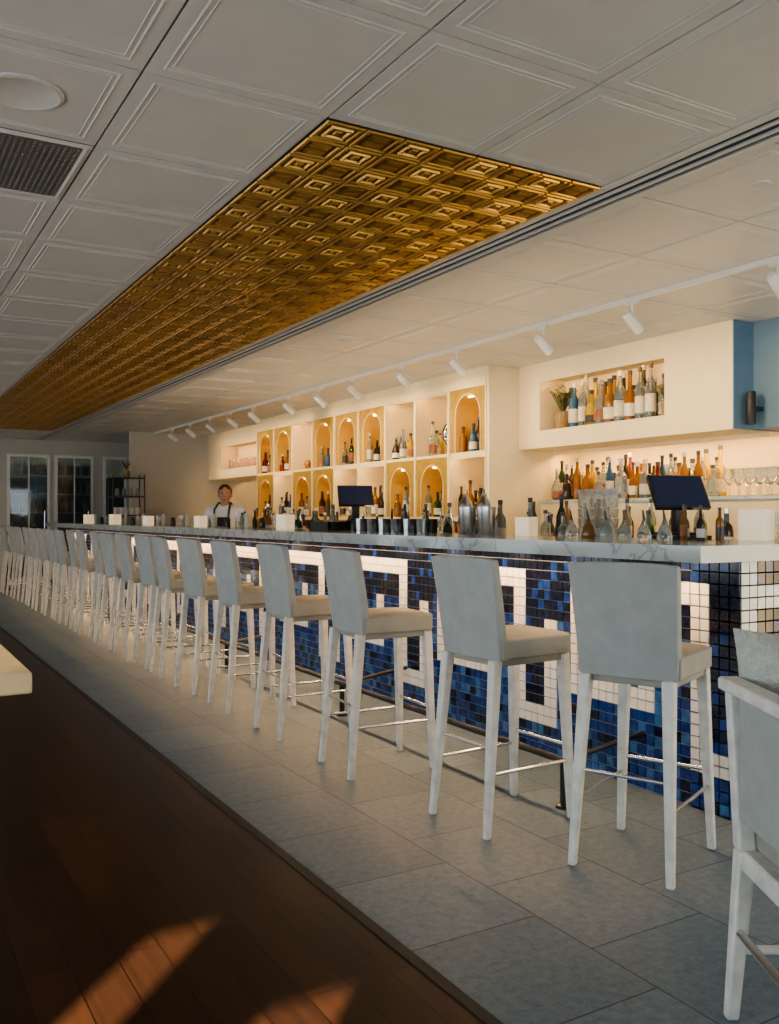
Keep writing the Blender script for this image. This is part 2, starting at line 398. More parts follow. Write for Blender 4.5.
# ---------------------------------------------------------------- back shelving
XS=5.0; Y0=6.71; NB=9; BW=(12.30-6.71)/NB
b=MB()
b.box(XS+.42,Y0,1.2,XI,12.30,H-.001,'shelf')
b.box(XS-.0,Y0,2.49,XS+.42,12.30,H-.001,'shelf')
b.box(XS-.02,Y0-.001,2.47,XS,12.30,2.56,'shelf')
b.box(XS,Y0,1.835,XS+.42,12.30,1.865,'shelf')
b.box(XS,Y0,1.20,XS+.42,12.30,1.24,'shelf')
for i in range(NB+1):
    yy=Y0+i*BW; b.box(XS-.012,max(Y0,yy-.016) ,1.24,XS+.42,min(12.30,yy+.016) if i<NB else 12.30,2.49,'shelf')
b.box(XS,Y0-.03,0,XI,Y0,H-.001,'wall')
archU=[1,0,0,1,1,1,0,1,1]; archL=[0,1,1,0,0,1,1,0,1]
def arch(b,y0,y1,z0,z1,k):
    xf=XS+.004; yc=(y0+y1)/2; a=(y1-y0)/2-.095; zs=z1-.075-a; N=16
    def q(ps,kk): b.add(ps,[tuple(range(len(ps)))],kk)
    q([(xf,y0,z0),(xf,y0,zs),(xf,yc-a,zs),(xf,yc-a,z0)],k)
    q([(xf,yc+a,z0),(xf,yc+a,zs),(xf,y1,zs),(xf,y1,z0)],k)
    prev=None
    for i in range(N+1):
        an=math.pi*(1-i/N); py=yc+a*math.cos(an); pz=zs+a*math.sin(an)
        ey=y0+(y1-y0)*i/N
        ao=a+.012; oy=yc+ao*math.cos(an); oz=zs+ao*math.sin(an)
        if prev:
            q([(xf,prev[0],prev[1]),(xf,prev[2],z1),(xf,ey,z1),(xf,py,pz)],k)
            q([(xf,prev[0],prev[1]),(xf,py,pz),(xf+.38,py,pz),(xf+.38,prev[0],prev[1])],'niche')
            q([(xf-.006,prev[0],prev[1]),(xf-.006,prev[3],prev[4]),(xf-.006,oy,oz),(xf-.006,py,pz)],'shelf')
        prev=(py,pz,ey,oy,oz)
    q([(xf,y0,zs),(xf,y0,z1),(xf,yc-a,zs)],k); q([(xf,y1,zs),(xf,yc+a,zs),(xf,y1,z1)],k)
    for s in(-1,1):
        q([(xf,yc+s*a,z0),(xf,yc+s*a,zs),(xf+.38,yc+s*a,zs),(xf+.38,yc+s*a,z0)],'niche')
        q([(xf-.006,yc+s*a,z0),(xf-.006,yc+s*a,zs),(xf-.006,yc+s*(a+.012),zs),(xf-.006,yc+s*(a+.012),z0)],'shelf')
    b.box(xf+.395,y0,z0,xf+.41,y1,z1,'niche')
    b.box(xf+.05,yc-.06,zs+a-.020,xf+.062,yc+.06,zs+a-.012,'led')
for i in range(NB):
    ya=Y0+i*BW+.016; yb=Y0+(i+1)*BW-.016
    for on,za,zb in ((archU[i],1.866,2.489),(archL[i],1.241,1.834)):
        if on: arch(b,ya,yb,za,zb,'goldp')
        else:
            b.box(XS+.001,ya,zb-.03,XS+.012,yb,zb,'shelf'); b.box(XS+.03,ya+.02,zb-.008,XS+.045,yb-.02,zb,'led')
b.obj("back_bar_shelving",smooth=False)
b=MB()
b.box(XS+.02,Y0+.002,0,XI,12.30,1.198,'cab')
for i in range(NB):
    ya=Y0+i*BW; b.box(XS,ya+.02,.12,XS+.02,ya+BW-.02,.85,'cab')
b.box(XS-.25,Y0-.0,0.98,XS+.02,12.30,1.02,'marble'); b.box(XS-.22,Y0+.02,0.0,XS+.0,12.28,.98,'cab')
b.obj("back_bar_cabinet",bevel=.004)
LZ=1.40
b=MB(); b.box(5.1,2.9,.08,XI,6.66,.96,'cab'); b.box(5.07,2.88,.96,XI,6.67,1.0,'marble'); b.box(5.6,2.9,1.0,XI,6.67,LZ-.03,'shelf'); b.box(5.58,2.89,LZ-.03,XI,6.67,LZ,'marble')
b.box(5.13,2.92,0,XI,6.64,.08,'black')
b.obj("back_bar_counter",bevel=.004)
b=MB(); b.box(5.1,12.34,.0,XI,14.96,.90,'cab'); b.box(5.07,12.33,.90,XI,14.97,.94,'marble'); b.obj("back_bar_counter",bevel=.004)

b=MB(); b.box(5.82,4.35,1.860,5.84,6.6,1.869,'led'); b.obj("led_strip_light")
b=MB(); b.box(5.82,12.6,1.860,5.84,14.9,1.869,'led'); b.obj("led_strip_light")
b=MB(); b.box(5.375,4.95,2.493,5.385,6.33,2.499,'led'); b.obj("led_strip_light")
b=MB(); b.box(5.225,12.75,2.413,5.235,14.35,2.419,'led'); b.obj("led_strip_light")

# ---------------------------------------------------------------- bottles
PROF=[
 [(.036,0),(.038,.01),(.038,.17),(.034,.195),(.016,.225),(.013,.28)],
 [(.042,0),(.044,.01),(.044,.13),(.038,.165),(.017,.19),(.015,.25)],
 [(.033,0),(.035,.01),(.033,.20),(.020,.24),(.013,.26),(.012,.31)],
 [(.030,0),(.048,.02),(.048,.10),(.030,.15),(.014,.18),(.014,.23)],
 [(.036,0),(.038,.01),(.038,.15),(.028,.19),(.014,.21),(.013,.30)]]
def bottle(b,x,y,z,s=1.0,col=None):
    p=random.choice(PROF); col=col or random.choice(['amber','clear','clear','dark','clear','amber','yellow','clear','dark','clear','green','clear','amber','red','bblue','dark'])
    p=[(r*s,h*s) for r,h in p]
    b.lathe(p,col,(x,y,z),12)
    b.lathe([(p[-1][0]*1.25,p[-1][1]),(p[-1][0]*1.25,p[-1][1]+.03*s)],random.choice(['cap','cap','label','cap','chrome']),(x,y,z),10)
    if random.random()<.8 :
        r=max(p[1][0],p[2][0])*1.02
        h0=p[2][1]*.2;h1=p[2][1]*.75
        b.lathe([(r,h0),(r,h1)],random.choice(['label','label','labelr','cap','label']),(x,y,z),12,cap=False)
for i in range(NB):
    for lvl,z in ((1,1.8665),(0,1.2415)):
        ar=(archU if lvl else archL)[i]
        ya=Y0+i*BW; m=.14 if ar else .06
        cnt=7 if ar else 11; rng=(ya+m,ya+BW-m)
        if lvl and i==1: cnt=3; rng=(ya+.40,ya+BW-.06)
        b=MB()
        if lvl and i==6:
            for k in range(6):
                yy=rng[0]+(rng[1]-rng[0])*k/5
                b.lathe([(.02,0),(.03,.01),(.045,.07),(.04,.12),(.038,.13)],'copper',(XS+.15+.08*(k%2),yy,z),12)
            b.obj("copper_mugs"); continue
        for k in range(cnt):
            yy=rng[0]+(rng[1]-rng[0])*(k/(cnt-1)); bottle(b,XS+.07+(k%3)*.10,yy,z,random.uniform(.85,1.1))
        b.obj("liquor_bottles")
b=MB()
cols=['bblue','clear','clear','yellow','yellow','amber','clear','yellow','amber','dark','clear','clear','amber','dark','clear','dark','clear','clear']
for k,cl in enumerate(cols): bottle(b,5.44+(k%2)*.10,6.02-k*.056,2.031,random.uniform(1.15,1.4),cl)
b.obj("liquor_bottles")
b=MB()
for k in range(42):
    bottle(b,5.66+(k%3)*.10,4.70+k*.046,LZ+.001,random.uniform(.9,1.25))
b.obj("liquor_bottles")
b=MB()
for k in range(34): bottle(b,XS-.19+(k%2)*.09,6.85+k*.158,1.021,random.uniform(.8,1.0))
b.obj("liquor_bottles")
b=MB()
for k in range(30): bottle(b,5.2+(k%3)*.1,4.2+k*.08,1.001,random.uniform(.9,1.15))
b.obj("liquor_bottles")
b=MB()
for k in range(14):
    b.lathe([(.035,0),(.038,.01),(.042,.12),(.045,.16)],'copper',(5.33,12.8+k*.11,2.021),12)
b.obj("copper_mugs")

b=MB(); b.lathe([(.06,0),(.05,.015),(.012,.03),(.010,.10)],'chrome',seg=16)
b.sphere((0,0,.21),.105,'chrome',24,14)
for a in range(24):
    t=2*math.pi*a/24; t2=2*math.pi*(a+1)/24
    b.tube((.125*math.cos(t),.03*math.cos(t),.21+.125*math.sin(t)),(.125*math.cos(t2),.03*math.cos(t2),.21+.125*math.sin(t2)),.006,'black',seg=6)
b.obj("globe_ornament",loc=(XS+.18,Y0+BW+.22,1.8665))

def plant(name,x,y,z,sc,n,k):
    b=MB(); b.lathe([(.05*sc,0),(.07*sc,.02*sc),(.085*sc,.14*sc),(.08*sc,.16*sc),(.07*sc,.145*sc)],'pot',seg=18)
    for i in range(n):
        a=random.uniform(0,6.28); l=random.uniform(.12,.24)*sc; sp=random.uniform(.2,.6)
        base=Vector((0,0,.14*sc)); tip=base+Vector((math.cos(a)*sp*l,math.sin(a)*sp*l,l)); 
        b.tube(base,tip,.0025*sc,k,seg=5)
        for t in (.55,.75,1.0):
            p=base.lerp(tip,t); u=Vector((math.cos(a+t*5),math.sin(a+t*5),.5))*.05*sc; s2=Vector((-math.sin(a+t*5),math.cos(a+t*5),0))*.018*sc
            b.add([p,p+u*.5+s2,p+u,p+u*.5-s2],[(0,1,2,3)],k)
    b.obj(name,loc=(x,y,z))
plant("potted_plant",5.49,6.22,2.031,1.0,44,'leafd')
plant("potted_plant",5.49,4.99,2.031,.70,50,'leaf')

WG=[(.034,0),(.034,.003),(.005,.008),(.004,.075),(.012,.085),(.036,.12),(.040,.155),(.033,.205)]
b=MB()
for i in range(14):
    for j in range(3): b.lathe(WG,'glass',(5.66+j*.1,3.35+i*.092,LZ+.001),14,cap=False)
b.obj("wine_glasses")
b=MB()
b.lathe([(.030,0),(.030,.012),(.032,.02),(.032,.22),(.026,.235),(.001,.24)],'black',seg=18); b.box(.02,-.02,.10,.105,.02,.13,'black')
b.obj("wall_sconce",loc=(5.45,4.19,1.90))

# ---------------------------------------------------------------- bar
XC=2.75; YC=2.34; YE=16.4; CT=1.135; CB=1.07; XCB=3.45
b=MB()
b.add([(XC,YC,CB),(5.0,YC,CB),(5.0,YC+.62,CB),(XCB,YC+.62,CB),(XCB,YE,CB),(XC,YE,CB),
       (XC,YC,CT),(5.0,YC,CT),(5.0,YC+.62,CT),(XCB,YC+.62,CT),(XCB,YE,CT),(XC,YE,CT)],
      [(0,5,4,3,2,1),(6,7,8,9,10,11)]+[(i,(i+1)%6,(i+1)%6+6,i+6) for i in range(6)],'marble')
XB=3.08; YBf=2.42; s=.0505
KP=24
def inr(a,b0,b1): return b0<=a<=b1
def col(i,j):
    a=(i+21)%KP
    # running Greek-key (meander): white band, two tiles wide
    if inr(a,0,1) and inr(j,3,18): return 'tw'
    if inr(j,17,18) and inr(a,0,16): return 'tw'
    if inr(a,15,16) and inr(j,7,18): return 'tw'
    if inr(j,7,8) and inr(a,6,16): return 'tw'
    if inr(a,6,7) and inr(j,7,13): return 'tw'
    if inr(j,3,4) and a>=19: return 'tw'
    if inr(a,19,20) and inr(j,3,13): return 'tw'
    if j>=19: return 'tn'
    if inr(a,17,23) and j>=14: return 'tn'
    if inr(a,21,23) and j>=5: return 'tn'
    if inr(a,2,14) and inr(j,14,16): return 'tn'
    if inr(a,12,14) and inr(j,9,14): return 'tn'
    if inr(a,8,11) and inr(j,9,12): return 'tl'
    return 'tb'
b.box(XB,YBf,0,XB+.25,YE-.1,CB,'grout'); b.box(XB,YBf,0,4.95,YBf+.25,CB,'grout')
nr=21
def shade(k):
    return {'tb':random.choice(['tb','tb','tb','tb','tl','tl','tn']),'tl':random.choice(['tl','tl','tb']),'tn':random.choice(['tn','tn','tn','tb','tn'])}.get(k,k)
for i in range(int((YE-.1-YBf)/s)):
    for j in range(nr):
        y0=YBf+i*s;z0=.006+j*s;g=.0018
        kk=shade(col(i,j))
        y1=y0+s-g;z1=z0+s-g;y0+=g;z0+=g;x=XB-.005;e=.0015
        b.add([(x,y0+e,z0+e),(x,y0+e,z1-e),(x,y1-e,z1-e),(x,y1-e,z0+e),(XB,y0,z0),(XB,y0,z1),(XB,y1,z1),(XB,y1,z0)],
              [(0,3,2,1),(0,1,5,4),(1,2,6,5),(2,3,7,6),(3,0,4,7)],kk)
for i in range(int((4.95-XB)/s)):
    for j in range(nr):
        y0=XB+i*s;z0=.006+j*s;g=.0018
        kk=shade('tw' if (i<2 and j>3) else col(i+5,j))
        y1=y0+s-g;z1=z0+s-g;y0+=g;z0+=g;x=YBf-.005;e=.0015
        b.add([(y0+e,x,z0+e),(y0+e,x,z1-e),(y1-e,x,z1-e),(y1-e,x,z0+e),(y0,YBf,z0),(y0,YBf,z1),(y1,YBf,z1),(y1,YBf,z0)],
              [(0,1,2,3),(0,4,5,1),(1,5,6,2),(2,6,7,3),(3,7,4,0)],kk)
b.box(3.33,2.97,.86,3.78,YE-.1,.90,'chrome'); b.box(3.33,2.67,.0,3.74,YE-.1,.86,'cab')
b.box(3.50,3.60,.90,3.76,9.6,1.05,'chrome')
b.box(2.93,YBf+.1,CB-.006,2.945,YE-.1,CB-.001,'led')
b.obj("bar_counter",smooth=False)
b=MB(); XFr=2.60
b.tube((XFr,2.94,.20),(XFr,16.0,.20),.016,'black')
for k in range(7):
    y=2.94+k*2.06
    b.lathe([(.035,0),(.035,.012),(.016,.02),(.016,.20)],'black',(XFr,y,0),14)
    b.tube((XFr,y,.20),(XB-.006,y,.26),.012,'black')
b.obj("bar_foot_rail")

# ---------------------------------------------------------------- stools
def stool_mesh():
    me=MB()
    N=10; P=10
    def top(u,v): return .762+.016*(1-(2*u-1)**4)*(1-(2*v-1)**4)
    x0,x1=-.165,.238
    def cp(i,j,low):
        u=i/N;v=j/P; hw=.190-.008*u
        y=-hw+2*hw*v
        x=x0+(x1-x0)*u
        if u>.8: x-=.03*abs(2*v-1)**6*(u-.8)/.2
        return (x,y,.685 if low else top(u,v))
    vs=[cp(i,j,False) for i in range(N+1) for j in range(P+1)]; n=len(vs)
    vs+=[cp(i,j,True) for i in range(N+1) for j in range(P+1)]; fs=[]
    for i in range(N):
        for j in range(P):
            a=i*(P+1)+j; fs.append((a,a+P+1,a+P+2,a+1)); fs.append((a+n,a+1+n,a+P+2+n,a+P+1+n))
    for i in range(N):
        a=i*(P+1); fs.append((a,a+n,a+P+1+n,a+P+1)); a=i*(P+1)+P; fs.append((a,a+P+1,a+P+1+n,a+n))
    for j in range(P):
        fs.append((j,j+1,j+1+n,j+n)); a=N*(P+1)+j; fs.append((a,a+n,a+1+n,a+1))
    me.add(vs,fs,'cush')
    NY,NZ=10,8; vs=[];fs=[]
    def bp(side,i,j):
        v=i/NY*2-1; t=j/NZ; z=.680+.41*t
        hw=.180+.020*t; lean=-.195-.045*t-.015*t*t
        curve=.022*v*v
        th=.050-.012*t
        z2=z-(.010*abs(v)**3 if j==NZ else 0)
        return (lean+curve+(th if side else 0),v*hw,z2)
    for sd in(0,1):
        for i in range(NY+1):
            for j in range(NZ+1): vs.append(bp(sd,i,j))
    n=(NY+1)*(NZ+1)
    for i in range(NY):
        for j in range(NZ):
            a=i*(NZ+1)+j; fs.append((a,a+1,a+NZ+2,a+NZ+1)); fs.append((a+n,a+NZ+1+n,a+NZ+2+n,a+1+n))
    for i in range(NY):
        a=i*(NZ+1); fs.append((a,a+NZ+1,a+NZ+1+n,a+n)); a+=NZ; fs.append((a,a+n,a+NZ+1+n,a+NZ+1))
    for j in range(NZ):
        fs.append((j,j+n,j+1+n,j+1)); a=NY*(NZ+1)+j; fs.append((a,a+1,a+1+n,a+n))
    me.add(vs,fs,'fabric')
    me.box(-.165,-.165,.655,.21,.165,.686,'cush')
    for sx,fx,tx in((-1,-.235,-.172),(1,.215,.192)):
        for sy in(-1,1):
            me.taper((fx,sy*.178,0),.028,(tx,sy*.152,.684),.044,'leg')
    def lp(fx,tx,sy,z): t=z/.684; return (fx+(tx-fx)*t, sy*(.178-.026*t), z)
    for sy in(-1,1): me.tube(lp(-.235,-.172,sy,.24),lp(.215,.192,sy,.24),.007,'chrome')
    me.tube(lp(.215,.192,-1,.30),lp(.215,.192,1,.30),.008,'chrome')
    me.tube(lp(-.235,-.172,-1,.34),lp(-.235,-.172,1,.34),.007,'chrome')
    return me.mesh("bar_stool_mesh",ang=50)
sm=stool_mesh()
ys=[2.99,3.92,4.78,5.58,6.27,6.97,7.5,8.15,8.7,9.3,9.9,10.5,11.1,11.75,12.4,13.05,13.7,14.4,15.1,15.8]
st=[(2.485,2.37,math.radians(23))]+[((2.30 if y<3.5 else 2.235)+random.uniform(-.015,.015),y,math.radians(random.uniform(-5,5) if y>3.5 else 3)) for y in ys]
for x,y,a in st:
    o=bpy.data.objects.new("bar_stool",sm); C.objects.link(o); o.location=(x,y,0); o.rotation_euler=(0,0,a)
    bv=o.modifiers.new("bevel",'BEVEL'); bv.width=.009; bv.segments=3; bv.limit_method='ANGLE'; bv.angle_limit=math.radians(50)

# ---------------------------------------------------------------- right chair
def chair():
    b=MB()
    for sy in(-1,1):
        b.taper((-.035,sy*.235,0),.032,(0,sy*.235,.42),.046,'leg'); b.taper((0,sy*.235,.42),.046,(-.03,sy*.235,.82),.034,'leg')
        b.taper((.50,sy*.235,0),.032,(.47,sy*.235,.44),.046,'leg')
        b.tube((-.02,sy*.235,.17),(.49,sy*.235,.17),.011,'leg')
    b.tube((.23,-.235,.17),(.23,.235,.17),.011,'leg'); b.tube((-.02,-.235,.22),(-.02,.235,.22),.011,'chrome')
    b.box(-.06,-.262,.815,-.005,.262,.848,'leg')
    b.box(-.025,-.212,.50,.025,.212,.812,'fabric')
    b.box(-.015,-.25,.37,.50,.25,.425,'leg'); b.box(.02,-.24,.425,.50,.24,.49,'cush')
    return b.obj("dining_chair",bevel=.008,seg=3)
ch=chair()
fw=Vector((math.sin(math.radians(30.5)),math.cos(math.radians(30.5)),0)); rt=Vector((fw.y,-fw.x,0))
ang=math.atan2(rt.y,rt.x)
cc=fw*2.0+rt*.885
ch.location=(cc.x,cc.y,0); ch.rotation_euler=(0,0,ang)
b=MB()
N=16; vs=[];fs=[]
for sd in(1,-1):
    for i in range(N+1):
        for j in range(N+1):
            u=i/N*2-1; v=j/N*2-1
            pin=1-.07*(1-abs(v)**2)*abs(u)**2; pin2=1-.07*(1-abs(u)**2)*abs(v)**2
            th=.075*((1-u**4)*(1-v**4))**.6+.004
            vs.append((sd*th,u*.225*pin,v*.235*pin2))
n=(N+1)**2
for i in range(N):
    for j in range(N):
        a=i*(N+1)+j; fs.append((a,a+N+1,a+N+2,a+1)); fs.append((a+n,a+1+n,a+N+2+n,a+N+1+n))
for i in range(N):
    a=i*(N+1);fs.append((a,a+n,a+N+1+n,a+N+1));a+=N;fs.append((a,a+N+1,a+N+1+n,a+n))
    fs.append((i,i+1,i+1+n,i+n));a=N*(N+1)+i;fs.append((a,a+n,a+1+n,a+1))
b.add(vs,fs,'pillow')
pp=fw*2.20+rt*1.085
o=b.obj("throw_pillow"); o.location=(pp.x,pp.y,.732); o.rotation_euler=(0,math.radians(-7),ang+math.radians(62))

b=MB(); b.box(-.45,3.06,.68,.475,3.95,.75,'tabletop')
b.lathe([(.26,0),(.26,.015),(.05,.04),(.04,.06),(.04,.66),(.12,.68)],'black',(0,3.5,0),24)
b.obj("dining_table",bevel=.008)

b=MB(); b.lathe([(.14,0),(.14,.015),(.03,.03),(.022,.05),(.022,.92),(.035,.94),(.03,.98),(.005,1.0)],'black',seg=18)
b.obj("stanchion_post",loc=(2.15,16.5,0))

b=MB()
for x in(3.45,3.95):
    for y in(14.5,14.8): b.tube((x,y,.9005),(x,y,1.92),.011,'black')
for z_ in(1.0,1.25,1.55,1.85): b.box(3.44,14.49,z_,3.96,14.81,z_+.018,'black')
for k in range(5): b.lathe([(.04,0),(.05,.08),(.045,.12)],'white',(3.53+k*.085,14.65,1.268),12)
for k in range(4): b.lathe([(.04,0),(.03,.10),(.02,.13)],'glass',(3.55+k*.11,14.65,1.568),12)
b.obj("wire_shelf_rack")
plant("flower_vase",3.7,14.65,1.869,.7,30,'leafd')

# ---------------------------------------------------------------- bar-top things
def candle(x,y,s=.1,z=CT):
    b=MB(); h=s/2;t=.006; H2=s*1.15
    b.box(-h,-h,0,h,h,.01,'candle')
    for a in ((-h,-h,-h+t,h),(h-t,-h,h,h),(-h+t,-h,h-t,-h+t),(-h+t,h-t,h-t,h)): b.box(a[0],a[1],.01,a[2],a[3],H2,'candle')
    b.lathe([(s*.3,.01),(s*.3,s*.6),(.003,s*.62),(.002,s*.75)],'white',seg=14)
    o=b.obj("candle_holder",loc=(x,y,z+.0005),bevel=.002); o.rotation_euler=(0,0,.3)
for x,y,s_ in ((3.30,4.05,.095),(3.60,2.74,.125),(3.1,7.0,.11),(3.1,9.2,.1),(3.1,11.2,.1),(3.1,12.9,.12),(3.1,14.6,.12)): candle(x,y,s_)

def pos(x,y,z,yaw,lit=False):
    b=MB(); T=Matrix.Rotation(math.radians(-32),4,'Y')
    b.box(-.09,-.09,0,.09,.09,.015,'black'); b.box(-.02,-.03,.015,.03,.03,.17,'black')
    T=Matrix.Translation((0,0,.22))@T
    b.box(-.012,-.15,-.10,.012,.15,.10,'black',T); b.box(.012,-.14,-.09,.014,.14,.09,'screenon' if lit else 'screen',T)
    b.box(-.0135,-.14,-.09,-.012,.14,.09,'screenon' if lit else 'screen',T)
    o=b.obj("pos_terminal",loc=(x,y,z),bevel=.003); o.rotation_euler=(0,0,yaw)
pos(3.64,3.24,1.151,math.radians(-110),True); pos(3.64,6.75,1.201,math.radians(-110),True)
for (x,y,z_,h) in ((3.64,3.24,.9005,.25),(3.64,6.75,1.0505,.15)):
    b=MB(); b.box(-.10,-.13,0,.10,.13,h,'black'); b.box(-.102,-.08,h*.4,-.098,.08,h*.5,'cap'); b.box(-.08,-.1,h-.006,.05,.1,h-.001,'cap')
    b.obj("receipt_printer",loc=(x,y,z_),bevel=.01)

b=MB()
for k in range(4):
    b.lathe([(.034,0),(.036,.004),(.045,.17),(.043,.17),(.034,.01)],'chrome',(3.26+.04*(k%2),4.36+k*.098,CT),20)
    if k%2: b.lathe([(.045,.17),(.040,.20),(.022,.225),(.018,.25),(.004,.255)],'chrome',(3.26+.04*(k%2),4.36+k*.098,CT),20)
b.obj("cocktail_shakers")
b=MB()
for k in range(12):
    for j in range(2): b.lathe([(.03,0),(.036,.095),(.034,.095),(.028,.006)],['glass','dark','chrome','dark'][(j+k)%4],(3.22+.09*j,5.05+k*.085,CT),14,cap=False)
b.obj("rocks_glasses")
b=MB()
for k in range(3): 
    for q in range(5): b.lathe([(.036,0),(.042,.05),(.040,.05),(.034,.004)],'glass',(3.38,3.46+k*.095,CT+q*.052),14,cap=False)
b.obj("stacked_glasses")
b=MB()
for k in range(24): bottle(b,3.55+(k%3)*.075,3.72+k*.10,1.0505,random.uniform(.75,1.0))
b.obj("liquor_bottles")
b=MB()
for k in range(14): bottle(b,3.55+(k%2)*.10,7.0+k*.18,1.0505,random.uniform(.75,1.0))
b.obj("liquor_bottles")
b=MB()
for k in range(6):
    x,y=3.30,3.02+k*.13; c=['clear','glass','clear','clear','amber','glass'][k]
    b.lathe([(.034,0),(.038,.01),(.027,.055),(.013,.08),(.012,.095)],c,(x,y,CT),14)
    b.tube((x,y,CT+.095),(x-.01,y,CT+.145),.008,'cap',seg=8,r1=.004)
b.obj("syrup_decanters")
b=MB()
for k in range(5): bottle(b,3.42-(k%2)*.07,2.80+.05*k,CT,.5,['amber','dark','yellow','amber','green'][k])
b.obj("bitters_bottles")
b=MB()
for k in range(3):
    for j in range(4): b.lathe([(.03,0),(.032,.005),(.036,.13),(.034,.13),(.03,.01)],'glass',(3.72+.09*j,2.50+.1*k,CT),14,cap=False)
b.obj("highball_glasses")
b=MB(); b.box(-.12,-.17,0,.12,.17,.02,'black')
for j in range(3): b.box(-.12+.08*j,-.17,.02,-.10+.08*j,.17,.07,'black')
b.box(-.12,-.17,.02,.12,-.155,.07,'black'); b.box(-.12,.155,.02,.12,.17,.07,'black')
for k in range(6): b.lathe([(.015,.02),(.02,.05),(.004,.08)],random.choice(['red','green','yellow']),(-.06+.08*(k%2),-.12+.05*k,0),8)
b.obj("garnish_tray",loc=(3.2,6.32,CT+.0005))
b=MB()
for k in range(26):
    y=7.5+k*.32
    if k%3==0: b.box(3.34,y,CT,3.36,y+.10,CT+.14,'label')
    elif k%3==1: b.lathe([(.03,0),(.032,.005),(.036,.12),(.034,.12),(.03,.01)],'glass',(3.36,y,CT),12,cap=False)
    else: b.lathe([(.03,0),(.032,.01),(.03,.08),(.02,.10)],'dark',(3.36,y,CT),12)
b.obj("bar_top_condiments")

# ---------------------------------------------------------------- track lights
b=MB(); b.box(4.235,0.5,H-.03,4.265,15.0,H-.001,'white'); b.obj("track_rail")
for y in (2.1,3.1,4.16,5.03,6.12,6.98,7.92,8.7,9.53,10.6,11.35,12.2,13.1,14.0):
    e=bpy.data.objects.new("track_spotlight",None); C.objects.link(e); e.location=(4.25,y,H-.03)
    b=MB(); b.box(-.014,-.05,-.022,.014,.05,0,'white'); b.tube((0,0,-.02),(0,0,-.07),.007,'white')
    d=Vector((.9,.1,-.62)).normalized(); c0=Vector((-.03,0,-.10)); c1=c0+d*.13
    b.tube(c0-d*.02,c1,.033,'white',r1=.036,seg=20); b.tube(c0-d*.035,c0-d*.02,.02,'white',r1=.033,seg=20)
    q=d.to_track_quat('Z','Y').to_matrix().to_4x4()
    b.lathe([(.028,0),(.001,.001)],'lens',T=Matrix.Translation(c1+d*.0005)@q,seg=16,cap=False)
    b.obj("head",parent=e)
    l=bpy.data.lights.new("lamp",'SPOT'); l.energy=34; l.color=(1,.70,.36); l.spot_size=math.radians(120); l.spot_blend=1.0; l.shadow_soft_size=.035
    lo=bpy.data.objects.new("lamp",l); C.objects.link(lo); lo.parent=e; lo.location=c1+d*.02; lo.rotation_euler=d.to_track_quat('-Z','Y').to_euler()
e=bpy.data.objects.new("added_table_downlight",None); C.objects.link(e); e.location=(.1,3.5,H)  # added lamp and bezel, standing in for sunlight on the dining table
b=MB(); b.lathe([(.055,0),(.055,-.006),(.04,-.008),(.036,-.001)],'white',seg=24,cap=False); b.lathe([(.036,-.001),(.001,-.0015)],'lens',seg=24,cap=False); b.obj("bezel",parent=e)
l=bpy.data.lights.new("lamp",'SPOT'); l.energy=60; l.color=(1,.76,.46); l.spot_size=math.radians(36); l.spot_blend=.5; l.shadow_soft_size=.03
lo=bpy.data.objects.new("lamp",l); C.objects.link(lo); lo.parent=e; lo.location=(0,0,-.02)

# ---------------------------------------------------------------- bartender
def skinobj(name,verts,edges,radii,k,parent,sub=2):
    me=bpy.data.meshes.new(name); me.from_pydata(verts,edges,[]); me.materials.append(M[k])
    o=bpy.data.objects.new(name,me); C.objects.link(o); o.parent=parent
    o.modifiers.new("skin",'SKIN')
    for i,r in enumerate(radii):
        me.skin_vertices[0].data[i].radius = r if hasattr(r,'__len__') else (r,r)
    me.skin_vertices[0].data[0].use_root=True
    s=o.modifiers.new("sub",'SUBSURF'); s.levels=sub; s.render_levels=sub
    o.modifiers["skin"].use_smooth_shade=True
    return o
bt=bpy.data.objects.new("bartender",None); C.objects.link(bt)
bt.location=(4.02,10.95,0); bt.rotation_euler=(0,0,math.radians(-40)); bt.scale=(1.18,1.14,.98)
V=[(0,0,.92),(0,0,1.08),(0,-.01,1.24),(0,0,1.36),(0,.005,1.43)]; R=[(.17,.12),(.155,.11),(.175,.12),(.135,.09),(.055,.055)]; E=[(0,1),(1,2),(2,3),(3,4)]
for sx in(-1,1):
    n=len(V); V+=[(sx*.165,.0,1.345),(sx*.225,-.05,1.20),(sx*.245,-.09,1.08),(sx*.20,-.22,1.0),(sx*.165,-.31,.965)]
    R+=[.072,.060,.052,.044,.035]; E+=[(3,n),(n,n+1),(n+1,n+2),(n+2,n+3),(n+3,n+4)]
skinobj("shirt",V,E,R,'shirt',bt)
V=[(0,0,.95)];R=[(.15,.11)];E=[]
for sx in(-1,1):
    n=len(V);V+=[(sx*.09,0,.86),(sx*.10,0,.65),(sx*.10,-.01,.48),(sx*.105,.01,.28),(sx*.105,.02,.09)];R+=[.092,.08,.062,.055,.048]
    E+=[(0,n)]+[(n+i,n+i+1) for i in range(4)]
skinobj("trousers",V,E,R,'trous',bt)
b=MB()
for sx in(-1,1): b.sphere((sx*.105,-.05,.038),(.045,.14,.038),'black',16,8)
b.obj("shoes",parent=bt)
